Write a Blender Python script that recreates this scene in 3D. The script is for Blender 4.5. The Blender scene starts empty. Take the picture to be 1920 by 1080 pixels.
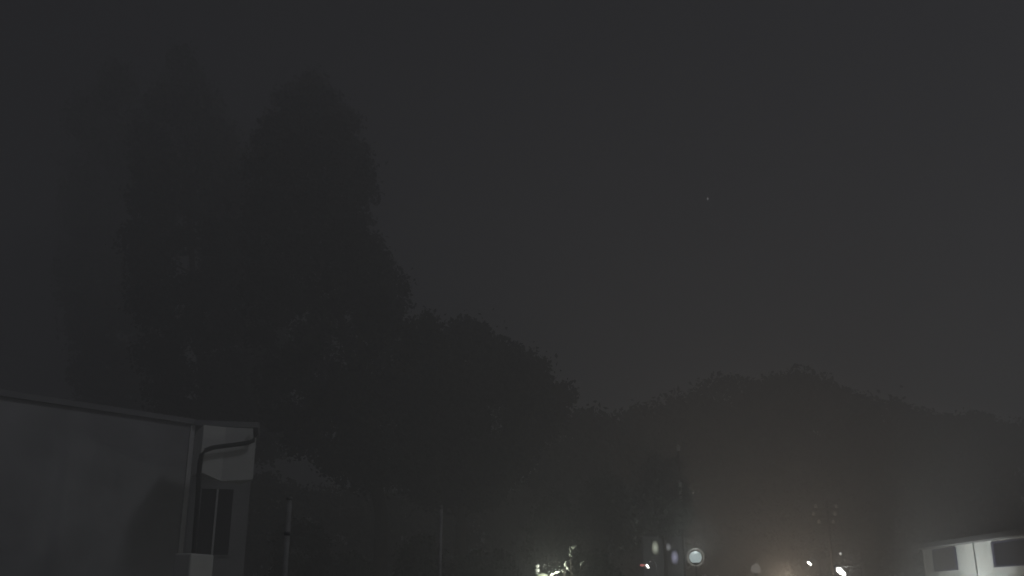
import bpy, math, random
import numpy as np
from mathutils import Vector, Matrix

# ------------------------------------------------------------------ camera
scene = bpy.context.scene
COL = scene.collection
CAM_Z = 3.0
PITCH = math.atan(570 / 1800)
cam_data = bpy.data.cameras.new('camera')
cam_data.sensor_width = 36.0
cam_data.lens = 36.0 * 1800 / 1920
cam_data.clip_start = 0.05
cam_data.clip_end = 6000
cam = bpy.data.objects.new('camera', cam_data)
COL.objects.link(cam)
cam.location = (0, 0, CAM_Z)
cam.rotation_euler = (math.pi / 2 + PITCH, 0, 0)
scene.camera = cam

# ------------------------------------------------------------------ world: last of the night sky, almost colourless
world = bpy.data.worlds.new('World')
scene.world = world
world.use_nodes = True
wn, wl = world.node_tree.nodes, world.node_tree.links
wn.clear()
w_out = wn.new('ShaderNodeOutputWorld')
w_bg = wn.new('ShaderNodeBackground')
w_sky = wn.new('ShaderNodeTexSky')
w_sky.sky_type = 'NISHITA'
w_sky.sun_disc = False
w_sky.sun_elevation = math.radians(6)
w_sky.sun_rotation = math.radians(90)
w_sky.air_density = 1.0
w_sky.dust_density = 2.0
w_sky.ozone_density = 1.0
w_hsv = wn.new('ShaderNodeHueSaturation')
w_hsv.inputs['Saturation'].default_value = 0.0
wl.new(w_sky.outputs[0], w_hsv.inputs['Color'])
w_tint = wn.new('ShaderNodeMix'); w_tint.data_type = 'RGBA'; w_tint.blend_type = 'MULTIPLY'
w_tint.inputs[0].default_value = 1.0
w_tint.inputs[7].default_value = (0.93, 0.94, 1.14, 1)
wl.new(w_hsv.outputs[0], w_tint.inputs[6])
wl.new(w_tint.outputs[2], w_bg.inputs['Color'])
w_bg.inputs['Strength'].default_value = 0.0058
wl.new(w_bg.outputs[0], w_out.inputs['Surface'])

# the moon, low and weak, from the right
sun_d = bpy.data.lights.new('moon', 'SUN')
sun_d.energy = 0.31
sun_d.angle = math.radians(8)
sun_d.color = (0.91, 0.93, 1.0)
moon = bpy.data.objects.new('moon', sun_d)
COL.objects.link(moon)
moon.rotation_euler = (math.radians(44), 0, math.radians(64))

# ------------------------------------------------------------------ render settings
scene.view_settings.view_transform = 'Standard'
scene.view_settings.look = 'None'
scene.view_settings.gamma = 1.0
scene.view_settings.use_curve_mapping = False
scene.view_settings.exposure = 0.0
scene.render.engine = 'CYCLES'
scene.cycles.use_denoising = True
scene.cycles.use_adaptive_sampling = False
scene.cycles.max_bounces = 6
scene.cycles.volume_bounces = 1
scene.cycles.transparent_max_bounces = 8
scene.cycles.sample_clamp_indirect = 3.0
scene.render.film_transparent = False

random.seed(7)
rng = np.random.default_rng(7)

# ------------------------------------------------------------------ point helpers
_cp, _sp = math.cos(PITCH), math.sin(PITCH)
def ray(px, py):
    x = (px - 960) / 1800
    y = (540 - py) / 1800
    return Vector((x, _cp - y * _sp, _sp + y * _cp))
def at(px, py, Y):
    d = ray(px, py)
    return Vector((0, 0, CAM_Z)) + d * (Y / d.y)
def at_z(px, py, z):
    d = ray(px, py)
    return Vector((0, 0, CAM_Z)) + d * ((z - CAM_Z) / d.z)
def mpp(Y):              # metres per photograph pixel at distance Y
    return Y / 1800

# ------------------------------------------------------------------ materials
def mat(name, col, rough=0.8, noise=0.0, scale=3.0, metal=0.0, bump=0.0, spec=0.3):
    m = bpy.data.materials.new(name)
    m.use_nodes = True
    n, l = m.node_tree.nodes, m.node_tree.links
    b = n['Principled BSDF']
    b.inputs['Roughness'].default_value = rough
    b.inputs['Metallic'].default_value = metal
    b.inputs['Specular IOR Level'].default_value = spec
    b.inputs['Base Color'].default_value = (*col, 1)
    if noise > 0:
        tc = n.new('ShaderNodeTexCoord')
        nz = n.new('ShaderNodeTexNoise')
        nz.inputs['Scale'].default_value = scale
        nz.inputs['Detail'].default_value = 6
        l.new(tc.outputs['Object'], nz.inputs['Vector'])
        r = n.new('ShaderNodeValToRGB')
        r.color_ramp.elements[0].position = 0.3
        r.color_ramp.elements[1].position = 0.72
        r.color_ramp.elements[0].color = (*[c * (1 - noise) for c in col], 1)
        r.color_ramp.elements[1].color = (*[min(1, c * (1 + noise)) for c in col], 1)
        l.new(nz.outputs['Fac'], r.inputs[0])
        l.new(r.outputs[0], b.inputs['Base Color'])
        if bump > 0:
            bp = n.new('ShaderNodeBump')
            bp.inputs['Strength'].default_value = bump
            bp.inputs['Distance'].default_value = 0.02
            l.new(nz.outputs['Fac'], bp.inputs['Height'])
            l.new(bp.outputs[0], b.inputs['Normal'])
    return m

def glow(name, col, strength):
    m = bpy.data.materials.new(name)
    m.use_nodes = True
    b = m.node_tree.nodes['Principled BSDF']
    b.inputs['Base Color'].default_value = (0.08, 0.08, 0.08, 1)
    b.inputs['Emission Color'].default_value = (*col, 1)
    b.inputs['Emission Strength'].default_value = strength
    return m

def soft_glow(name, col, strength):
    """emissive pane: glow painted brightest at its centre, fading outwards"""
    m = bpy.data.materials.new(name)
    m.use_nodes = True
    n, l = m.node_tree.nodes, m.node_tree.links
    b = n['Principled BSDF']
    b.inputs['Base Color'].default_value = (0.1, 0.1, 0.1, 1)
    b.inputs['Emission Color'].default_value = (*col, 1)
    tc = n.new('ShaderNodeTexCoord')
    mp = n.new('ShaderNodeMapping')
    mp.inputs['Location'].default_value = (-1, 0, -1)
    mp.inputs['Scale'].default_value = (2, 0, 2)
    g = n.new('ShaderNodeTexGradient')
    g.gradient_type = 'SPHERICAL'
    mul = n.new('ShaderNodeMath'); mul.operation = 'MULTIPLY'
    mul.inputs[1].default_value = strength
    l.new(tc.outputs['Generated'], mp.inputs['Vector'])
    l.new(mp.outputs[0], g.inputs['Vector'])
    l.new(g.outputs['Fac'], mul.inputs[0])
    l.new(mul.outputs[0], b.inputs['Emission Strength'])
    return m

M = dict(
    ground=mat('ground_soil', (0.07, 0.07, 0.05), 0.95, 0.4, 0.6),
    bark=mat('bark', (0.07, 0.06, 0.05), 0.95, 0.4, 6, bump=0.6),
    leaf=mat('leaf_dark', (0.045, 0.05, 0.042), 0.75, 0.35, 0.8, spec=0.15),
    leaf2=mat('leaf_mid', (0.07, 0.078, 0.062), 0.75, 0.35, 0.9, spec=0.15),
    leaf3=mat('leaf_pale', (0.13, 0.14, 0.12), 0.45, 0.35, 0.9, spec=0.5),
    stucco=mat('grey_stucco', (0.52, 0.52, 0.53), 0.9, 0.20, 0.7, bump=0.3),
    stucco2=mat('dark_siding', (0.42, 0.42, 0.43), 0.85, 0.12, 2.0, bump=0.2),
    leaf4=mat('leaf_silvery', (0.34, 0.35, 0.32), 0.6, 0.35, 1.5, spec=0.3),
    white=mat('white_paint', (0.82, 0.82, 0.8), 0.6, 0.06, 1.8),
    trim=mat('pale_trim', (0.82, 0.82, 0.82), 0.6, 0.05, 2.5),
    wallw=mat('white_render', (0.80, 0.81, 0.79), 0.85, 0.05, 1.1, bump=0.15),
    roof=mat('dark_roof', (0.06, 0.06, 0.065), 0.8, 0.2, 2.0),
    fascia=mat('grey_fascia', (0.36, 0.36, 0.37), 0.7, 0.1, 2.0),
    gutter=mat('dark_gutter', (0.03, 0.03, 0.035), 0.5),
    glass=mat('dark_glass', (0.03, 0.03, 0.04), 0.08, spec=0.6),
    pane_patch=mat('grey_blind', (0.06, 0.055, 0.055), 0.8, 0.15, 2.0),
    frame=mat('bluish_dark_frame', (0.07, 0.07, 0.13), 0.5),
    concrete=mat('concrete', (0.4, 0.4, 0.39), 0.9, 0.2, 4.0, bump=0.3),
    wood=mat('weathered_wood', (0.55, 0.54, 0.52), 0.9, 0.25, 5.0, bump=0.3),
    band=mat('pale_band', (0.75, 0.75, 0.72), 0.5),
    porcelain=mat('porcelain', (0.75, 0.74, 0.70), 0.3),
    steel=mat('lamp_steel', (0.10, 0.10, 0.11), 0.5, metal=0.3),
    ring=mat('lamp_ring', (0.55, 0.52, 0.42), 0.4),
)
E = dict(
    white=glow('lamp_white', (1.0, 0.98, 0.90), 14.0),
    soft=glow('lamp_soft', (0.95, 0.95, 0.9), 1.6),
    amber=glow('lamp_amber', (1.0, 0.72, 0.42), 3.0),
    dim=glow('lamp_frosted_dim', (0.9, 0.82, 0.72), 0.34),
    globe=glow('flare_globe', (0.80, 0.95, 0.95), 0.95),
    red=glow('marker_red', (1.0, 0.25, 0.22), 0.7),
    green=glow('lamp_yellow_green', (0.85, 0.95, 0.62), 1.1),
    blue=glow('lens_blue', (0.12, 0.14, 0.9), 0.9),
    star=glow('star_light', (1.0, 1.0, 1.0), 9.0),
)

# ------------------------------------------------------------------ mesh builder
class MB:
    def __init__(s): s.v = []; s.f = []; s.sm = []
    def add(s, vs, fs, smooth=False):
        o = len(s.v)
        s.v += [tuple(v) for v in vs]
        s.f += [tuple(i + o for i in f) for f in fs]
        s.sm += [smooth] * len(fs)
    def hexa(s, b, t):       # four bottom points, four top points
        s.add(list(b) + list(t), [(3, 2, 1, 0), (4, 5, 6, 7), (0, 1, 5, 4), (1, 2, 6, 5), (2, 3, 7, 6), (3, 0, 4, 7)])
    def box(s, x0, x1, y0, y1, z0, z1):
        s.hexa([(x0, y0, z0), (x1, y0, z0), (x1, y1, z0), (x0, y1, z0)],
               [(x0, y0, z1), (x1, y0, z1), (x1, y1, z1), (x0, y1, z1)])
    def slab(s, a, b, z0, z1, th, off=0.0):
        """wall slab from a to b in plan; its face looks left of a->b turned away, th thick behind the face"""
        a, b = Vector((a[0], a[1])), Vector((b[0], b[1]))
        d = (b - a).normalized(); n = Vector((d.y, -d.x))        # towards the camera for left-to-right walls
        p = [a + n * off, b + n * off, b + n * (off - th), a + n * (off - th)]
        s.hexa([(q.x, q.y, z0) for q in p], [(q.x, q.y, z1) for q in p])
    def tube(s, pts, rads, n=8, cap=True):
        pts = [Vector(p) for p in pts]
        if not hasattr(rads, '__len__'): rads = [rads] * len(pts)
        rings = []; vs = []; fs = []
        up = Vector((0, 0, 1))
        for i, p in enumerate(pts):
            t = (pts[min(i + 1, len(pts) - 1)] - pts[max(i - 1, 0)]).normalized()
            ref = up if abs(t.z) < 0.9 else Vector((1, 0, 0))
            u = t.cross(ref).normalized(); w = t.cross(u)
            for k in range(n):
                a = 2 * math.pi * k / n
                vs.append(p + (u * math.cos(a) + w * math.sin(a)) * rads[i])
        for i in range(len(pts) - 1):
            for k in range(n):
                fs.append((i * n + k, i * n + (k + 1) % n, (i + 1) * n + (k + 1) % n, (i + 1) * n + k))
        if cap:
            fs.append(tuple(range(n))[::-1]); fs.append(tuple((len(pts) - 1) * n + k for k in range(n)))
        s.add(vs, fs, True)
    def lathe(s, c, prof, n=16, axis=Vector((0, 0, 1)), sx=1, sy=1):
        axis = Vector(axis).normalized()
        ref = Vector((0, 1, 0)) if abs(axis.y) < 0.9 else Vector((1, 0, 0))
        u = axis.cross(ref).normalized(); w = axis.cross(u)
        vs = []; fs = []
        for r, h in prof:
            for k in range(n):
                a = 2 * math.pi * k / n
                vs.append(Vector(c) + axis * h + (u * math.cos(a) * sx + w * math.sin(a) * sy) * max(r, 1e-4))
        for i in range(len(prof) - 1):
            for k in range(n):
                fs.append((i * n + k, i * n + (k + 1) % n, (i + 1) * n + (k + 1) % n, (i + 1) * n + k))
        s.add(vs, fs, True)
    def ball(s, c, r, n=16, m=9, sz=1.0):
        s.lathe(c, [(r * math.sin(math.pi * i / m), -r * sz * math.cos(math.pi * i / m)) for i in range(m + 1)], n)
    def build(s, name, m, parent=None):
        me = bpy.data.meshes.new(name)
        me.from_pydata(s.v, [], s.f)
        me.polygons.foreach_set('use_smooth', s.sm)
        me.materials.append(m)
        me.validate(); me.update()
        o = bpy.data.objects.new(name, me)
        COL.objects.link(o)
        if parent is not None:
            o.parent = parent
            o.matrix_parent_inverse = Matrix.Translation(-parent.location)
        return o

def thing(name, label, cat, loc, group=None):
    o = bpy.data.objects.new(name, None)
    o.empty_display_size = 0.3
    COL.objects.link(o)
    o.location = loc
    o['label'] = label; o['category'] = cat
    if group: o['group'] = group
    return o
def tag(o, label, cat, group=None):
    o['label'] = label; o['category'] = cat
    if group: o['group'] = group
    return o
def bevel(o, w=0.01):
    md = o.modifiers.new('bevel', 'BEVEL'); md.width = w; md.segments = 2; md.limit_method = 'ANGLE'

# ------------------------------------------------------------------ ground (below the frame, reaches the horizon)
def make_ground():
    n = 40; R = 390
    xs = np.linspace(-R, R, n)
    vs = [(x, y, -0.15 * abs(math.sin(x * .05)) * (1 if y > 60 else 0)) for y in xs for x in xs]
    fs = [(j * n + i, j * n + i + 1, (j + 1) * n + i + 1, (j + 1) * n + i) for j in range(n - 1) for i in range(n - 1)]
    b = MB(); b.add(vs, fs, True)
    g = b.build('ground', M['ground']); g['kind'] = 'structure'
make_ground()

# ------------------------------------------------------------------ leaves
def leaf_mesh(name, centres, size, m, parent, jitter=0.35):
    """centres: (n,3); every leaf a small folded pair of triangles with random direction"""
    n = len(centres)
    a = rng.normal(size=(n, 3)); a /= np.linalg.norm(a, axis=1)[:, None]
    b = rng.normal(size=(n, 3)); b -= (a * b).sum(1)[:, None] * a; b /= np.linalg.norm(b, axis=1)[:, None]
    nn = np.cross(a, b)
    L = size * (1 + jitter * rng.normal(size=(n, 1))).clip(0.4, 1.9)
    W = L * 0.62
    p0 = centres - a * L * 0.5
    p1 = centres + b * W * 0.5 + nn * L * 0.12
    p2 = centres + a * L * 0.5
    p3 = centres - b * W * 0.5 + nn * L * 0.12
    V = np.stack([p0, p1, p2, p3], 1).reshape(-1, 3).astype(np.float32)
    F = np.arange(4 * n, dtype=np.int32).reshape(-1, 4)
    idx = np.stack([F[:, 0], F[:, 1], F[:, 2], F[:, 0], F[:, 2], F[:, 3]], 1).reshape(-1)
    me = bpy.data.meshes.new(name)
    me.vertices.add(4 * n); me.vertices.foreach_set('co', V.ravel())
    me.loops.add(len(idx)); me.loops.foreach_set('vertex_index', idx)
    me.polygons.add(2 * n)
    me.polygons.foreach_set('loop_start', np.arange(0, 6 * n, 3, dtype=np.int32))
    me.update(calc_edges=True)
    me.materials.append(m)
    o = bpy.data.objects.new(name, me)
    COL.objects.link(o)
    o.parent = parent
    o.matrix_parent_inverse = Matrix.Translation(-parent.location)
    return o

def tree(name, label, prof, Y, nleaf, leaf, m, group=None, trunk_r=0.2, nclump=160, clump=0.5,
         cat='tree', depth=1.0, spread=1.0, trunk_top=0.85, base=None):
    """prof: list of (z, xleft, xright) bottom to top, a crown with round cross sections round the axis"""
    zs = np.array([p[0] for p in prof]); xl = np.array([p[1] for p in prof]); xr = np.array([p[2] for p in prof])
    cx0 = float((xl[0] + xr[0]) / 2) if base is None else base
    t = thing(name, label, cat, (cx0, Y, 0), group)
    # clump centres: more towards the outside, weighted by the radius
    zz = rng.uniform(zs[0], zs[-1], nclump * 6)
    rad = (np.interp(zz, zs, xr) - np.interp(zz, zs, xl)) / 2
    keep = rng.uniform(0, 1, len(zz)) < (rad / rad.max()) ** 1.0 + 0.10
    zz = zz[keep][:nclump]; rad = rad[keep][:nclump]
    cc = (np.interp(zz, zs, xr) + np.interp(zz, zs, xl)) / 2
    k = len(zz)
    ang = rng.uniform(0, 2 * np.pi, k)
    rr = rng.uniform(0.15, 1.0, k) ** 0.55 * rad
    cr = clump * rng.uniform(0.55, 1.35, k)
    rr = np.maximum(0, np.minimum(rr, rad - cr * 0.55))
    C = np.stack([cc + np.cos(ang) * rr, Y + np.sin(ang) * rr * depth, zz], 1)
    which = rng.choice(k, nleaf, p=(cr ** 2) / (cr ** 2).sum())
    d = rng.normal(size=(nleaf, 3)); d /= np.linalg.norm(d, axis=1)[:, None]
    rad_l = np.where(rng.uniform(0, 1, (nleaf, 1)) < 0.72, rng.uniform(0, 1, (nleaf, 1)) ** 0.45, np.abs(rng.normal(0.75, 0.38, (nleaf, 1))))
    P = C[which] + d * rad_l * cr[which][:, None] * spread * np.array([1, 1, 0.8])
    P[:, 2] = np.maximum(P[:, 2], 0.1)
    leaf_mesh('crown', P, leaf, m, t)
    # trunk and limbs
    b = MB()
    top = zs[0] + (zs[-1] - zs[0]) * trunk_top
    pts = []; rads = []
    for i in range(9):
        z = top * i / 8
        c = float((np.interp(z, zs, xl) + np.interp(z, zs, xr)) / 2) if z > zs[0] else cx0
        w = min(1, z / max(zs[0], 0.5))
        x = cx0 * (1 - w) + c * w
        pts.append((x + 0.04 * math.sin(i * 1.9), Y + 0.05 * math.cos(i * 2.3), z)); rads.append(trunk_r * (1 - 0.85 * i / 8) * (1.35 if i == 0 else 1))
    b.tube(pts, rads, 8)
    b.build('trunk', M['bark'], t)
    for i in range(0, k, max(1, k // 18)):
        b = MB()
        q = Vector(C[i]); z0 = max(0.6, min(top * 0.97, q.z - 0.6 * abs(rr[i]) - 0.3))
        j = z0 / top * 8; i0 = min(7, int(j)); s_ = Vector(pts[i0]).lerp(Vector(pts[i0 + 1]), j - i0)
        mid = s_.lerp(q, 0.5) + Vector((0, 0, -0.15))
        r0 = trunk_r * 0.35 * (1 - 0.6 * z0 / top)
        b.tube([s_, mid, q], [r0, r0 * 0.6, r0 * 0.2], 5)
        b.build('limb', M['bark'], t)
    return t

def outline(Y, rows):
    """rows of (photo y, x left, x right) turned into real heights and half widths at distance Y"""
    out = []
    for py, x0, x1 in rows:
        a, c = at(x0, py, Y), at(x1, py, Y)
        out.append((a.z, a.x, c.x))
    out.sort(key=lambda p: p[0])
    return out

# central tall evergreen
tree('evergreen_tree', 'tallest dark evergreen in the middle, a dense column against the night sky',
     outline(42, [(138, 585, 595), (165, 560, 612), (195, 522, 645), (240, 492, 672), (290, 472, 692), (360, 464, 700), (440, 456, 708), (500, 456, 738),
                  (560, 465, 790), (620, 468, 835), (700, 474, 850), (760, 486, 850), (820, 520, 850), (870, 585, 845), (915, 660, 830)]),
     42, 100000, 0.20, M['leaf'], trunk_r=0.36, nclump=620, clump=0.66, base=at(715, 1000, 42).x)
# round tree to its right
tree('round_tree', 'broad dark tree with rounded top, right of the tallest evergreen and lower than it',
     outline(45, [(620, 850, 900), (640, 815, 940), (665, 790, 975), (700, 760, 1030), (735, 740, 1082), (770, 730, 1078), (820, 730, 1030), (870, 740, 990), (910, 760, 960), (938, 800, 930)]),
     45, 64000, 0.22, M['leaf'], trunk_r=0.35, nclump=380, clump=0.72)
# tall tree left of the centre
tree('columnar_tree', 'tall dark columnar tree behind the grey house, left of the tallest evergreen',
     outline(48, [(92, 338, 346), (120, 322, 360), (150, 302, 386), (190, 278, 408), (250, 258, 430), (330, 246, 462), (430, 238, 478), (560, 242, 485), (680, 262, 490), (760, 285, 490), (840, 300, 490)]),
     48, 52000, 0.23, M['leaf'], trunk_r=0.36, nclump=330, clump=0.78)
tree('columnar_tree', 'dark tree filling the gap between the tallest evergreen and the columnar tree',
     outline(54, [(240, 425, 445), (300, 400, 480), (400, 385, 520), (560, 380, 540), (700, 385, 545), (850, 400, 540)]),
     54, 34000, 0.26, M['leaf'], trunk_r=0.3, nclump=230, clump=0.85)
# added faint tree, imitates a darker zone of sky at the far left
tree('columnar_tree', 'faint misty tree added to darken the sky behind the grey house roof, leftmost of the tall trees',
     outline(70, [(128, 215, 225), (150, 195, 240), (185, 162, 268), (230, 136, 290), (300, 124, 300), (420, 116, 300), (560, 112, 300), (680, 130, 300), (780, 150, 300)]),
     70, 34000, 0.34, M['leaf2'], trunk_r=0.4, nclump=240, clump=1.2)

# trees of the far grove, seen as one soft dark rise on the right
GROVE = [
    (1120, 778, 170, 52, 'low misty tree in the dip right of the round tree'),
    (1215, 770, 170, 54, 'misty broad tree left of the highest part of the grove'),
    (1305, 738, 150, 55, 'misty tree on the rising left shoulder of the grove'),
    (1385, 712, 170, 56, 'first of the two highest treetops in the grove, left one'),
    (1475, 706, 170, 56, 'second of the two highest treetops in the grove, right one'),
    (1565, 738, 150, 57, 'misty tree just below the two highest treetops of the grove'),
    (1650, 755, 150, 59, 'misty tree on the falling right slope of the grove'),
    (1735, 779, 150, 61, 'misty low tree above the dark gap beside the white house'),
    (1815, 778, 130, 62, 'misty dark treetop standing above the roof of the white house'),
    (1905, 790, 150, 62, 'misty treetop at the right edge above the white house'),
]
for px, py, w, Y, lab in GROVE:
    py += 9
    h = w * 0.66
    tree('grove_tree', lab,
         outline(Y, [(py, px - h * .30, px + h * .30), (py + 9, px - h * .66, px + h * .66), (py + 28, px - h * .94, px + h * .94),
                     (py + 80, px - h * 1.08, px + h * 1.08), (py + 140, px - h * 1.08, px + h * 1.08),
                     (py + 250, px - h * .95, px + h * .95), (1075, px - h * .75, px + h * .75)]),
         Y, 22000, 0.29, M['leaf'], group='trees of the misty grove', trunk_r=0.22, nclump=230, clump=0.8)

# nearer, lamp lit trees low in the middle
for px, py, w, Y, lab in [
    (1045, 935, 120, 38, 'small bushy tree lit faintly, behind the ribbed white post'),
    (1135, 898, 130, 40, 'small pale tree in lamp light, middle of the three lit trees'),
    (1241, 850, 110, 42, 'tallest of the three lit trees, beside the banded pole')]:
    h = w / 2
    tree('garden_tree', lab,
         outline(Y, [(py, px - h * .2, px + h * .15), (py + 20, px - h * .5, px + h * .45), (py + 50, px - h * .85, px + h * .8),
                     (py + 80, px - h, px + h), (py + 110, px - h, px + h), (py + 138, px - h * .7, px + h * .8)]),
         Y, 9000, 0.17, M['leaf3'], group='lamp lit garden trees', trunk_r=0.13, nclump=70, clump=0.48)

# tall misty bushes that close the view under the dark trees
for px, py, w, Y, lab in [
    (500, 905, 200, 56, 'tall misty bush seen just right of the grey house'),
    (640, 920, 190, 58, 'tall misty bush between the short grey post and the big trunks'),
    (770, 930, 190, 60, 'tall misty bush right behind the thin pale pole'),
    (900, 925, 200, 60, 'tall misty bush under the right half of the round tree'),
    (1010, 900, 170, 58, 'tall misty bush in the gap right of the round tree')]:
    h = w * .62
    tree('tall_bush', lab,
         outline(Y, [(py, px - h * .3, px + h * .3), (py + 15, px - h * .75, px + h * .75), (py + 50, px - h, px + h), (py + 100, px - h, px + h), (1085, px - h * .9, px + h * .9)]),
         Y, 12000, 0.27, M['leaf2'], group='tall misty bushes', trunk_r=0.12, nclump=130, clump=0.7, cat='bush')

# shrubs along the bottom of the view
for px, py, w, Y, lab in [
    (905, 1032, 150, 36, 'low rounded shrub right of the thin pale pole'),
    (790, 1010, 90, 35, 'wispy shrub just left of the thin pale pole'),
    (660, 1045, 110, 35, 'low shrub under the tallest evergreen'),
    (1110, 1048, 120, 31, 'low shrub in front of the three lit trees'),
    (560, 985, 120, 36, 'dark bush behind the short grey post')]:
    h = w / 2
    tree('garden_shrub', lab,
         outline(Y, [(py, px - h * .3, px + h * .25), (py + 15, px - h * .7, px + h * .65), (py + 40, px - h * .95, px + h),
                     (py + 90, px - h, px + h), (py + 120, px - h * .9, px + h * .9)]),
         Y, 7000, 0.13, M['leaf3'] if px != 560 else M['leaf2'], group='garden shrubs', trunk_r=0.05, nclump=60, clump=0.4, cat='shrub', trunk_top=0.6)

# ------------------------------------------------------------------ grey house on the left
S = 1.6
EZ = 3 + 3.2 * S
A0 = at_z(-420, 668, EZ); A1 = at_z(366, 787, EZ)
A0_, A1_ = (A0.x, A0.y), (A1.x, A1.y)
gh = thing('grey_house', 'grey rendered house on the left with a white boxed bay under its eave', 'house', (A1.x - 2, A1.y, 0))
b = MB(); b.slab(A0_, A1_, 0, EZ - 0.16, 0.25); b.build('wall', M['stucco'], gh)
# rear part of the body, set back to the right of the corner
C1 = at_z(372, 796, EZ - 0.1); C2 = at(488, 800, 18.9 * S)
dirB = Vector((C2.x - A1.x, C2.y - A1.y)).normalized(); nB = Vector((dirB.y, -dirB.x))
B0 = Vector((A1.x, A1.y)) - nB * 0.9 + dirB * 0.02
B1 = B0 + dirB * 1.78
b = MB(); b.slab(B0, B1, 0, EZ - .24, 0.2); o = b.build('recessed_wall', M['stucco2'], gh)
b = MB()
bk = Vector((-0.62, 0.78)) * 9
b.hexa([(A0.x, A0.y + .3, 0), (A1.x - .3, A1.y + .1, 0), (A1.x - .2 + bk.x, A1.y + bk.y, 0), (A0.x + bk.x, A0.y + bk.y, 0)],
       [(A0.x, A0.y + .3, EZ - .2), (A1.x - .3, A1.y + .1, EZ - .2), (A1.x - .2 + bk.x, A1.y + bk.y, EZ - .2), (A0.x + bk.x, A0.y + bk.y, EZ - .2)])
b.build('rear_wall', M['stucco'], gh)
# flat roof with fascia
b = MB(); b.slab(A0_, A1_, EZ - 0.158, EZ, 5.0, 0.10); o = b.build('roof', M['fascia'], gh)
R0 = Vector((A1.x, A1.y)); R1 = R0 + dirB * 1.95
b = MB(); b.slab(R0 + dirB * 0.02, R1, EZ - 0.20, EZ - 0.03, 2.2, 0.16); b.build('roof_edge', M['fascia'], gh)
# pale corner board
b = MB(); b.slab(Vector(A1_) - Vector((A1.x - A0.x, A1.y - A0.y)).normalized() * 0.15, A1_, 0, EZ - 0.17, 0.05, 0.045)
b.build('corner_board', M['trim'], gh)
# white bay: two faces meeting at a corner, under the eave
def P2(v): return Vector((v.x, v.y))
Q = [at(374, 884, 17.0 * S), at(415, 902, 17.35 * S), at(474, 899, 17.6 * S)]
T = [at(374, 797, 17.0 * S).z, at(415, 801, 17.35 * S).z, at(474, 804, 17.6 * S).z]
q0, q1, q2 = (P2(q) for q in Q)
back = Vector((-0.65, 1.3))
pts = [(q0, Q[0].z, T[0]), (q1, Q[1].z, T[1]), (q2, Q[2].z, T[2]), (q2 + back, Q[2].z, T[2]), (q0 + back, Q[0].z, T[0])]
b = MB()
vs = [(p.x, p.y, z0) for p, z0, z1 in pts] + [(p.x, p.y, z1) for p, z0, z1 in pts]
b.add(vs, [(4, 3, 2, 1, 0), (5, 6, 7, 8, 9)] + [(i, (i + 1) % 5, 5 + (i + 1) % 5, 5 + i) for i in range(5)])
o = b.build('bay', M['white'], gh)
# dark downpipe crossing the bay
def front(px, py, Y): return at(px, py, Y)
path = [(479, 802, 17.45), (479, 815, 17.45), (475, 826, 17.45), (462, 831, 17.4), (430, 835, 17.25), (400, 839, 17.0), (386, 844, 16.85),
        (378, 853, 16.75), (375, 868, 16.75), (373, 890, 16.78), (372, 915, 16.8), (366, 1000, 16.8), (359, 1100, 16.8)]
path = [at(p[0], p[1], p[2] * S) for p in path]
b = MB(); b.tube(path, 0.066, 10); b.build('downpipe', M['gutter'], gh)
for k in (path[8], path[10], path[11]):
    b = MB(); b.tube([(k.x, k.y, k.z - .025), (k.x, k.y, k.z + .025)], 0.075, 10)
    b.build('pipe_clip', M['gutter'], gh)
# window in the recess: frame, two panes, thin pale bars
wz0, wz1 = 4.1, 6.1
def alongB(t, off, z): p = B0 + dirB * t + nB * off; return (p.x, p.y, z)
def bslab(bb, t0, t1, z0, z1, off, th):
    a = B0 + dirB * t0; c = B0 + dirB * t1; bb.slab(a, c, z0, z1, th, off)
fr = MB(); bslab(fr, 0.26, 0.32, wz0, wz1, 0.05, 0.05); bslab(fr, 1.28, 1.34, wz0, wz1, 0.05, 0.05)
bslab(fr, 0.26, 1.34, wz1, wz1 + 0.04, 0.05, 0.05); bslab(fr, 0.26, 1.34, wz0 - 0.04, wz0, 0.05, 0.05)
win = fr.build('window', M['stucco2'], gh)
for t0, t1 in ((0.32, 0.77), (0.83, 1.28)):
    p = MB(); bslab(p, t0, t1, wz0, wz1, 0.02, 0.01); pn = p.build('pane', M['glass'], gh); pn.parent = win
m_ = MB(); bslab(m_, 0.77, 0.83, wz0, wz1, 0.055, 0.05); mb = m_.build('mullion', M['trim'], gh); mb.parent = win
# white parapet of a small balcony below the window
K0 = at(359, 1037, 15.9 * S); K1 = at(402, 1043, 16.6 * S)
b = MB(); b.slab(P2(K0), P2(K1), 1.4, K0.z, 0.5); o = b.build('balcony_parapet', M['white'], gh); bevel(o, 0.05)

# ------------------------------------------------------------------ white house on the right
HZ = 5.35
W0 = at_z(1729, 1029, HZ); W1 = at_z(1990, 994, HZ)
dW = Vector((W1.x - W0.x, W1.y - W0.y)); LW = dW.length; dW.normalize(); nW = Vector((dW.y, -dW.x))
if nW.x > 0: nW = -nW
wh = thing('white_house', 'white rendered house at the lower right corner with lamp light on its wall', 'house', (W0.x, W0.y, 0))
def wpos(px, py):         # intersection of a view ray with the wall plane -> (t, z)
    d = ray(px, py); o_ = Vector((0, 0, CAM_Z))
    s_ = ((W0.x - 0) * nW.x + (W0.y - 0) * nW.y) / (d.x * nW.x + d.y * nW.y)
    p = o_ + d * s_
    return (Vector((p.x, p.y)) - P2(W0)).dot(dW), p.z
def wbox(bb, t0, t1, z0, z1, off, th):
    a = P2(W0) + dW * t0; c = P2(W0) + dW * t1
    p = [a + nW * off, c + nW * off, c + nW * (off - th), a + nW * (off - th)]
    bb.hexa([(q.x, q.y, z0) for q in p], [(q.x, q.y, z1) for q in p])
tm, _ = wpos(1828, 1040)
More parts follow.
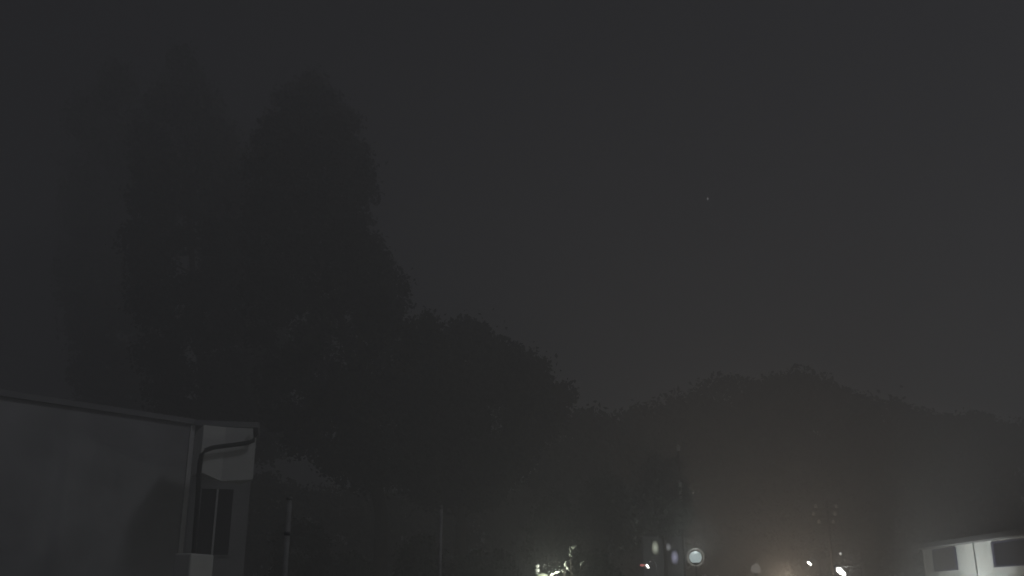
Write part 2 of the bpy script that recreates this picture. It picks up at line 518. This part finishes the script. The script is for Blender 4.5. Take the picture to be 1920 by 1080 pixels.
b = MB(); wbox(b, 0, tm - 0.05, 0, HZ - 0.05, -0.06, 6.0); b.build('wall', M['wallw'], wh)
b = MB(); wbox(b, tm + 0.05, LW, 0, HZ - 0.05, 0.0, 6.0); b.build('wall', M['wallw'], wh)
b = MB(); wbox(b, tm - 0.05, tm + 0.05, 0, HZ - 0.05, 0.07, 0.12); b.build('downpipe', M['trim'], wh)
b = MB(); wbox(b, -0.02, 0.16, 0, HZ - 0.05, 0.0, 0.10); b.build('corner_board', M['white'], wh)
b = MB(); wbox(b, -1.6, LW + .3, HZ, HZ + 0.22, 0.42, 6.6); o = b.build('roof', M['roof'], wh)
b = MB(); wbox(b, -0.2, LW, HZ - 0.048, HZ - 0.003, 0.36, 0.36); b.build('soffit', M['fascia'], wh)
# lit end of the gutter left of the wall
g0 = wpos(1704, 1036); g1 = wpos(1716, 1033)
b = MB(); wbox(b, g0[0], g1[0], HZ - 0.10, HZ - 0.01, 0.46, 0.10); b.build('gutter_end', M['white'], wh)
def wwindow(px0, py0, px1, py1, pane_mat, fw, proud, blindh=0.0, mull=True):
    t0, z1 = wpos(px0, py0); t1, z0 = wpos(px1, py1)
    z1 = min(z1, HZ - 0.12)
    f = MB(); wbox(f, t0, t0 + fw, z0, z1, proud, .08); wbox(f, t1 - fw, t1, z0, z1, proud, .08)
    wbox(f, t0 + fw, t1 - fw, z1 - .08, z1, proud, .08); wbox(f, t0 + fw, t1 - fw, z0, z0 + .08, proud, .08)
    if mull: tc = (t0 + t1) / 2; wbox(f, tc - .04, tc + .04, z0 + .08, z1 - .08, proud - .01, .06)
    w = f.build('window', M['frame'], wh)
    p = MB(); wbox(p, t0 + fw, t1 - fw, z0 + .08, z1 - .08, proud - .03, .02)
    pn = p.build('pane', pane_mat, wh); pn.parent = w
    return t0, t1, z0, z1, w
wwindow(1748, 1030, 1796, 1069, M['pane_patch'], 0.10, 0.05, mull=False)
t0, t1, z0, z1, w2 = wwindow(1859, 1014, 1962, 1058, M['glass'], 0.32, 0.06, mull=False)
# bluish glowing patch on the glass, a painted reflection
gz = wpos(.912, 1030)
b = MB(); wbox(b, gz[0] - 0.5, gz[0] + 0.6, gz[1] - 0.25, gz[1] + 0.35, 0.038, 0.006)
o = b.build('pane_patch', soft_glow('reflection_glow', (.55, .65, 1.0), .35), wh); o.parent = w2
# flood lamp that washes the wall, just below the picture
fp = P2(W0) + dW * (LW * 0.46) + nW * 4.2
fl = thing('flood_lamp', 'small flood lamp on a short post facing the white house wall', 'lamp', (fp.x, fp.y, 0))
b = MB(); b.tube([(fp.x, fp.y, 0), (fp.x, fp.y, 1.3)], 0.04, 8); b.build('post', M['steel'], fl)
b = MB(); b.box(fp.x - .12, fp.x + .12, fp.y - .15, fp.y + .15, 1.3, 1.5); o = b.build('head', M['steel'], fl); bevel(o, .02)
ld = bpy.data.lights.new('flood_light', 'SPOT'); ld.energy = 2000; ld.color = (0.93, 1.0, 0.97); ld.spot_size = math.radians(118); ld.spot_blend = 0.5; ld.shadow_soft_size = 0.12
lo = bpy.data.objects.new('flood_light', ld); COL.objects.link(lo); lo.parent = fl; lo.matrix_parent_inverse = Matrix.Translation(-fl.location)
aim = P2(W0) + dW * (LW * 0.44)
d_ = Vector((aim.x, aim.y, 4.1)) - Vector((fp.x, fp.y, 1.56))
lo.location = (fp.x + d_.normalized().x * .2, fp.y + d_.normalized().y * .2, 1.6); lo.rotation_euler = d_.to_track_quat('-Z', 'Y').to_euler()

# ------------------------------------------------------------------ added small house, its panes painted as out-of-focus light discs
hs = at(1245, 1040, 44)
sh = thing('added_house', 'added small dark house whose panes imitate soft light discs, left of the flare globe', 'house', (hs.x, hs.y, 0))
xl, xr = at(1206, 1040, 44).x, at(1286, 1040, 44).x
zt = at(1245, 1006, 44).z
b = MB(); b.box(xl, xr, 44, 47, 0, zt); b.build('wall', M['stucco2'], sh)
b = MB()
b.hexa([(xl - .2, 43.75, zt), (xr + .2, 43.75, zt), (xr + .2, 47.2, zt), (xl - .2, 47.2, zt)],
       [(xl - .2, 43.85, zt + .12), (xr + .2, 43.85, zt + .12), (xr + .2, 47.2, zt + .5), (xl - .2, 47.2, zt + .5)])
b.build('roof', M['roof'], sh)
for (x0, y0, x1, y1, c, s_) in [(1220, 1012, 1237, 1042, (0.80, 0.85, 0.68), 1.1), (1246, 1018, 1260, 1034, (0.8, 0.82, 0.85), 0.6), (1256, 1030, 1274, 1060, (0.66, 0.66, 0.90), 0.9)]:
    a, c1 = at(x0, y0, 43.95), at(x1, y1, 43.95)
    f = MB(); f.box(a.x - .03, c1.x + .03, 43.955, 43.995, c1.z - .03, a.z + .03); w = f.build('window', M['stucco2'], sh)
    p = MB(); p.box(a.x, c1.x, 43.93, 43.954, c1.z, a.z)
    pn = p.build('pane', soft_glow('blur_pane', c, s_), sh); pn.parent = w

# ------------------------------------------------------------------ poles
def pole(name, label, px, ytop, Y, wpx, m, lean=0.0, group=None):
    tp = at(px, ytop, Y)
    t = thing(name, label, 'pole', (tp.x, Y, 0), group)
    r = wpx * mpp(Y) / 2
    b = MB(); b.tube([(tp.x, Y, 0), (tp.x, Y, tp.z * .5), (tp.x, Y, tp.z)], [r * 1.15, r * 1.08, r], 12)
    b.build('shaft', m, t)
    return t, tp, r
t, tp, r = pole('garden_post', 'short thick grey post between the grey house and the tallest evergreen', 543, 935, 17, 10, M['concrete'])
b = MB(); b.tube([(tp.x, 17, tp.z - .02), (tp.x, 17, tp.z + .03)], r * 1.2, 12); b.build('cap', M['concrete'], t)
b = MB(); b.tube([(tp.x, 17, tp.z - .62), (tp.x, 17, tp.z - .56)], r * 1.12, 12); b.build('band', M['steel'], t)
t, tp, r = pole('garden_pole', 'thin pale pole below the round tree, tallest near the bottom edge', 827, 955, 20, 6, M['wood'])
b = MB(); b.ball((tp.x, 20, tp.z + r), r * 1.3, 10, 6); b.build('finial', M['wood'], t)
t, tp, r = pole('utility_pole', 'slim dark pole with a stack of pale bands beside the tallest lit tree', 1272, 846, 41.5, 3.6, M['bark'])
for y in (909, 922, 935, 948):
    z = at(1272, y, 41.5).z
    b = MB(); b.tube([(tp.x, 41.5, z - .11), (tp.x, 41.5, z + .11)], r * 1.7, 12); b.build('band', M['band'], t)
b = MB(); b.lathe((tp.x, 41.5, tp.z), [(r, 0), (r * 2, .05), (r * 2, .2), (r, .28), (0, .29)], 12); b.build('cap', M['band'], t)
# power pole with crossarms and pale insulators
t, tp, r = pole('power_pole', 'power pole with three short crossarms above the bright street lamp', 1549, 938, 50, 4.4, M['bark'])
for y, x0, x1 in ((955, 1530, 1568), (969, 1526, 1566), (984, 1536, 1563)):
    a, c = at(x0, y, 49.88), at(x1, y, 49.88)
    z = (a.z + c.z) / 2
    b = MB(); b.box(a.x - .1, c.x + .1, 49.80, 49.92, z - .05, z + .05); arm = b.build('crossarm', M['bark'], t)
    for x in (a.x, c.x):
        b = MB(); b.lathe((x, 49.86, z + .05), [(.02, 0), (.05, .02), (.10, .05), (.05, .09), (.10, .12), (.05, .16), (.07, .19), (0, .21)], 10)
        i_ = b.build('insulator', M['porcelain'], t); i_.parent = arm

# ------------------------------------------------------------------ lamps
def point(parent, loc, energy, col, rad=0.08):
    ld = bpy.data.lights.new('lamp_light', 'POINT'); ld.energy = energy; ld.color = col; ld.shadow_soft_size = rad
    lo = bpy.data.objects.new('lamp_light', ld); COL.objects.link(lo)
    lo.parent = parent; lo.matrix_parent_inverse = Matrix.Translation(-parent.location); lo.location = loc
    return lo
def street_lamp(label, px, py, Y, lens_px, lens_py, tilt, em, energy, col, arm=1.0, group='street lamps of the lane', light_off=0.25):
    """post, curved arm, capped head and a capsule lens whose centre stands at the given point"""
    c = at(px, py, Y)
    t = thing('street_lamp', label, 'street lamp', (c.x + arm, Y, 0), group)
    k = mpp(Y); rw, L = lens_px * k / 2, lens_py * k
    ax = Vector((math.cos(tilt), 0, -math.sin(tilt)))
    ps = c - ax * L * .5; pe = c + ax * L * .5
    b = MB(); b.tube([(c.x + arm, Y, 0), (c.x + arm, Y, max(.6, c.z - .5))], [.07, .05], 10); b.build('post', M['steel'], t)
    b = MB(); b.tube([(c.x + arm, Y, max(.6, c.z - .5)), (c.x + arm * .95, Y, c.z + .10), (c.x + arm * .6, Y + .1, c.z + .24), (c.x, Y + .12, c.z + rw + .06)], .03, 8); b.build('arm', M['steel'], t)
    b = MB(); b.lathe(c + Vector((0, .16, rw * 1.0)) - ax * L * .5, [(rw * .5, 0), (rw * .95, L * .15), (rw * .95, L * .85), (rw * .5, L)], 12, ax); hd = b.build('head', M['steel'], t)
    b = MB(); prof = [(0, 0), (rw * .7, rw * .35), (rw, rw)] + [(rw * .92, max(rw * 1.1, L * .6))] + [(rw * .6, L * .9), (0, L)]
    b.lathe(ps - Vector((0, .04 + rw * .4, 0)), prof, 14, ax); ln = b.build('lens', em, t); ln.parent = hd
    if energy: point(t, c - Vector((0, rw + light_off, 0.05)), energy, col, 0.05)
    return t, c
street_lamp('brightest street lamp at the bottom edge, a tilted white capsule lens', 1576, 1072, 42, 9.5, 20, math.radians(40), E['white'], 45, (1, .96, .85), arm=.9)
street_lamp('small white street lamp left of the brightest one', 1517, 1056.5, 46, 4.5, 9, math.radians(38), E['white'], 8, (1, .96, .9), arm=.5)
street_lamp('tiny dim street lamp straight above the brightest one', 1575, 1038, 52, 4.5, 5, math.radians(80), E['soft'], 0, (1, 1, 1), arm=.4)
t, c = street_lamp('small white lamp with a red marker below the small dark house', 1214, 1062, 40, 3.6, 8, math.radians(55), E['white'], 3, (1, .97, .9), arm=.35)
rc = at(1204, 1060, 40)
b = MB(); b.box(rc.x - .09, rc.x + .09, 39.9, 40.0, rc.z - .04, rc.z + .04); b.build('red_marker', E['red'], t)
b = MB(); b.box(rc.x - .02, c.x, 40.0, 40.04, rc.z - .02, rc.z + .02); b.build('marker_bracket', M['steel'], t)
# amber lamp whose glow fills the mist, its head just below the picture
ap = at(1468, 1094, 50)
am = thing('street_lamp', 'amber street lamp glowing in the mist at the bottom edge', 'street lamp', (ap.x, ap.y, 0), 'street lamps of the lane')
b = MB(); b.tube([(ap.x, ap.y + .3, 0), (ap.x, ap.y + .3, ap.z + .2)], [.08, .05], 10); b.build('post', M['steel'], am)
b = MB(); b.lathe((ap.x, ap.y, ap.z + .1), [(.05, .16), (.22, .1), (.28, 0), (.24, -.02)], 14); hd = b.build('head', M['steel'], am)
b = MB(); b.ball((ap.x, ap.y, ap.z), .16, 14, 8, .6); ln = b.build('lens', E['amber'], am)
point(am, (ap.x, ap.y - .45, ap.z), 620, (1.0, .80, .60), .15)
# frosted dim globe in the glow
def glow_globe(label, px, py, Y, rpx, em, ring, group, energy=0, col=(1, 1, 1)):
    c = at(px, py, Y); r = rpx * mpp(Y)
    t = thing('glow_globe', label, 'lamp', (c.x, Y, 0), group)
    b = MB(); b.tube([(c.x, Y, 0), (c.x, Y, c.z - r * .95)], [.06, .035], 10); b.build('post', M['steel'], t)
    b = MB(); b.lathe((c.x, Y, c.z - r * 1.05), [(.04, -.08), (r * .5, 0), (r * .55, .07)], 14); b.build('collar', M['steel'], t)
    b = MB(); b.ball(c, r, 24, 14); b.build('globe', em, t)
    if energy: point(t, c + Vector((0, -.05, r + .35)), energy, col, .1)
    if ring:
        b = MB(); n = 32; R = r * 1.32; pts = [c + Vector((math.cos(2 * math.pi * i / n) * R, -.05, math.sin(2 * math.pi * i / n) * R)) for i in range(n + 1)]
        b.tube(pts, r * .09, 8, cap=False); rg = b.build('flare_ring', ring, t)
    return t
glow_globe('round pale blue globe in a thin ring, added in place of a lens flare disc', 1304, 1045, 40, 11.0, E['globe'], glow('flare_ring_glow', (.75, .74, .66), .50), 'globe lamps', 45, (.9, 1, .97))  # added globe and glowing ring imitate a flare disc; its light is added too
glow_globe('dim frosted globe lamp in the amber mist', 1417, 1067, 46, 8.5, E['dim'], None, 'globe lamps')

# ribbed white post with a yellow green lamp at the bottom edge
c = at(1007.5, 1058, 28)
t = thing('ribbed_post', 'ribbed white post lit by a yellow green lamp at its foot', 'post', (c.x, 28, 0))
b = MB(); b.tube([(c.x, 28, 0), (c.x, 28, c.z)], .045, 10); b.build('shaft', M['concrete'], t)
for i in range(6):
    z = c.z - .04 - i * .12
    b = MB(); b.lathe((c.x, 28, z), [(.045, -.04), (.065, -.03), (.065, .02), (.045, .04)], 12); b.build('rib', M['band'] if i else M['band'], t)
lp = at(1018, 1080, 28)
gl = thing('garden_lamp', 'low yellow green garden lamp beside the ribbed white post', 'lamp', (lp.x, 27.8, 0))
b = MB(); b.tube([(lp.x, 27.8, 0), (lp.x, 27.8, lp.z - .10)], .03, 8); b.build('post', M['steel'], gl)
b = MB(); b.lathe((lp.x, 27.8, lp.z - .1), [(.02, 0), (.11, .02), (.13, .09), (.13, .14), (0, .17)], 14); b.build('lens', E['green'], gl)
point(gl, (lp.x + .25, 27.3, lp.z + .02), 62, (.95, 1, .84), .1)

# leafy twigs above it that catch the lamp light
def twig(label, pts, Y, leaves):
    base = at(*pts[0], Y)
    t = thing('leafy_twig', label, 'branch', (base.x, Y, 0), 'twigs catching the garden lamp')
    b = MB(); P = [(base.x, Y, 0)] + [at(x, y, Y) for x, y in pts]; b.tube(P, [.03] + [.018] * (len(P) - 2) + [.006], 6); b.build('stem', M['bark'], t)
    for x, y, L, a in leaves:
        q = at(x, y, Y - .03); s_ = L * mpp(Y); ca, sa = math.cos(a), math.sin(a)
        u = Vector((ca, -.1, sa)); w = Vector((-sa, -.3, ca))
        b = MB(); b.add([q - u * s_ * .5, q + w * s_ * .22 - u * s_ * .1, q + u * s_ * .5, q - w * s_ * .22 - u * s_ * .1, q + Vector((0, -.02, 0))],
                        [(0, 1, 4), (1, 2, 4), (2, 3, 4), (3, 0, 4)])
        b.build('leaf', LEAFLIT, t)
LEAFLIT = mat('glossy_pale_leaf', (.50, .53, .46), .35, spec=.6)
twig('upright twig with a bright forked leaf above the ribbed post', [(1072, 1085), (1070, 1050), (1068, 1036), (1074, 1025)], 27.6,
     [(1075, 1026, 15, .6), (1070, 1031, 14, 1.9), (1069, 1039, 9, 1.4), (1072, 1042, 5, 1.0)])
twig('short twig with a dim leaf right of the forked one', [(1087, 1085), (1090, 1062), (1092, 1055)], 27.7,
     [(1090, 1057, 9, 1.2), (1094, 1053, 6, .7)])
twig('low twig with dim round leaves left of the forked one', [(1056, 1085), (1060, 1070), (1058, 1060)], 27.7,
     [(1060, 1057, 12, 1.3), (1064, 1066, 10, -1.0), (1056, 1071, 7, 1.5), (1045, 1073, 12, .2), (1036, 1077, 12, .4)])

# ------------------------------------------------------------------ two faint stars, far outside the haze
for px, py, lab in ((1327, 373, 'faint star in the dark sky above the grove'),):
    Y = 3000 if px != 492 else 3000
    c = at(px, py, Y)
    b = MB(); b.ball(c, 1.6, 10, 6)
    o = b.build('star', E['star']); tag(o, lab, 'star')

# ------------------------------------------------------------------ haze: one closed box of pale mist
hm = bpy.data.materials.new('mist')
hm.use_nodes = True
hn, hl = hm.node_tree.nodes, hm.node_tree.links
hn.clear()
ho = hn.new('ShaderNodeOutputMaterial'); hv = hn.new('ShaderNodeVolumePrincipled')
hv.inputs['Color'].default_value = (.97, .97, .98, 1)
hv.inputs['Density'].default_value = 0.026
hv.inputs['Anisotropy'].default_value = 0.3
hl.new(hv.outputs[0], ho.inputs['Volume'])
b = MB(); b.box(-400, 400, -400, 400, -1.4, 30.0)
hz = b.build('haze', hm); hz['kind'] = 'stuff'
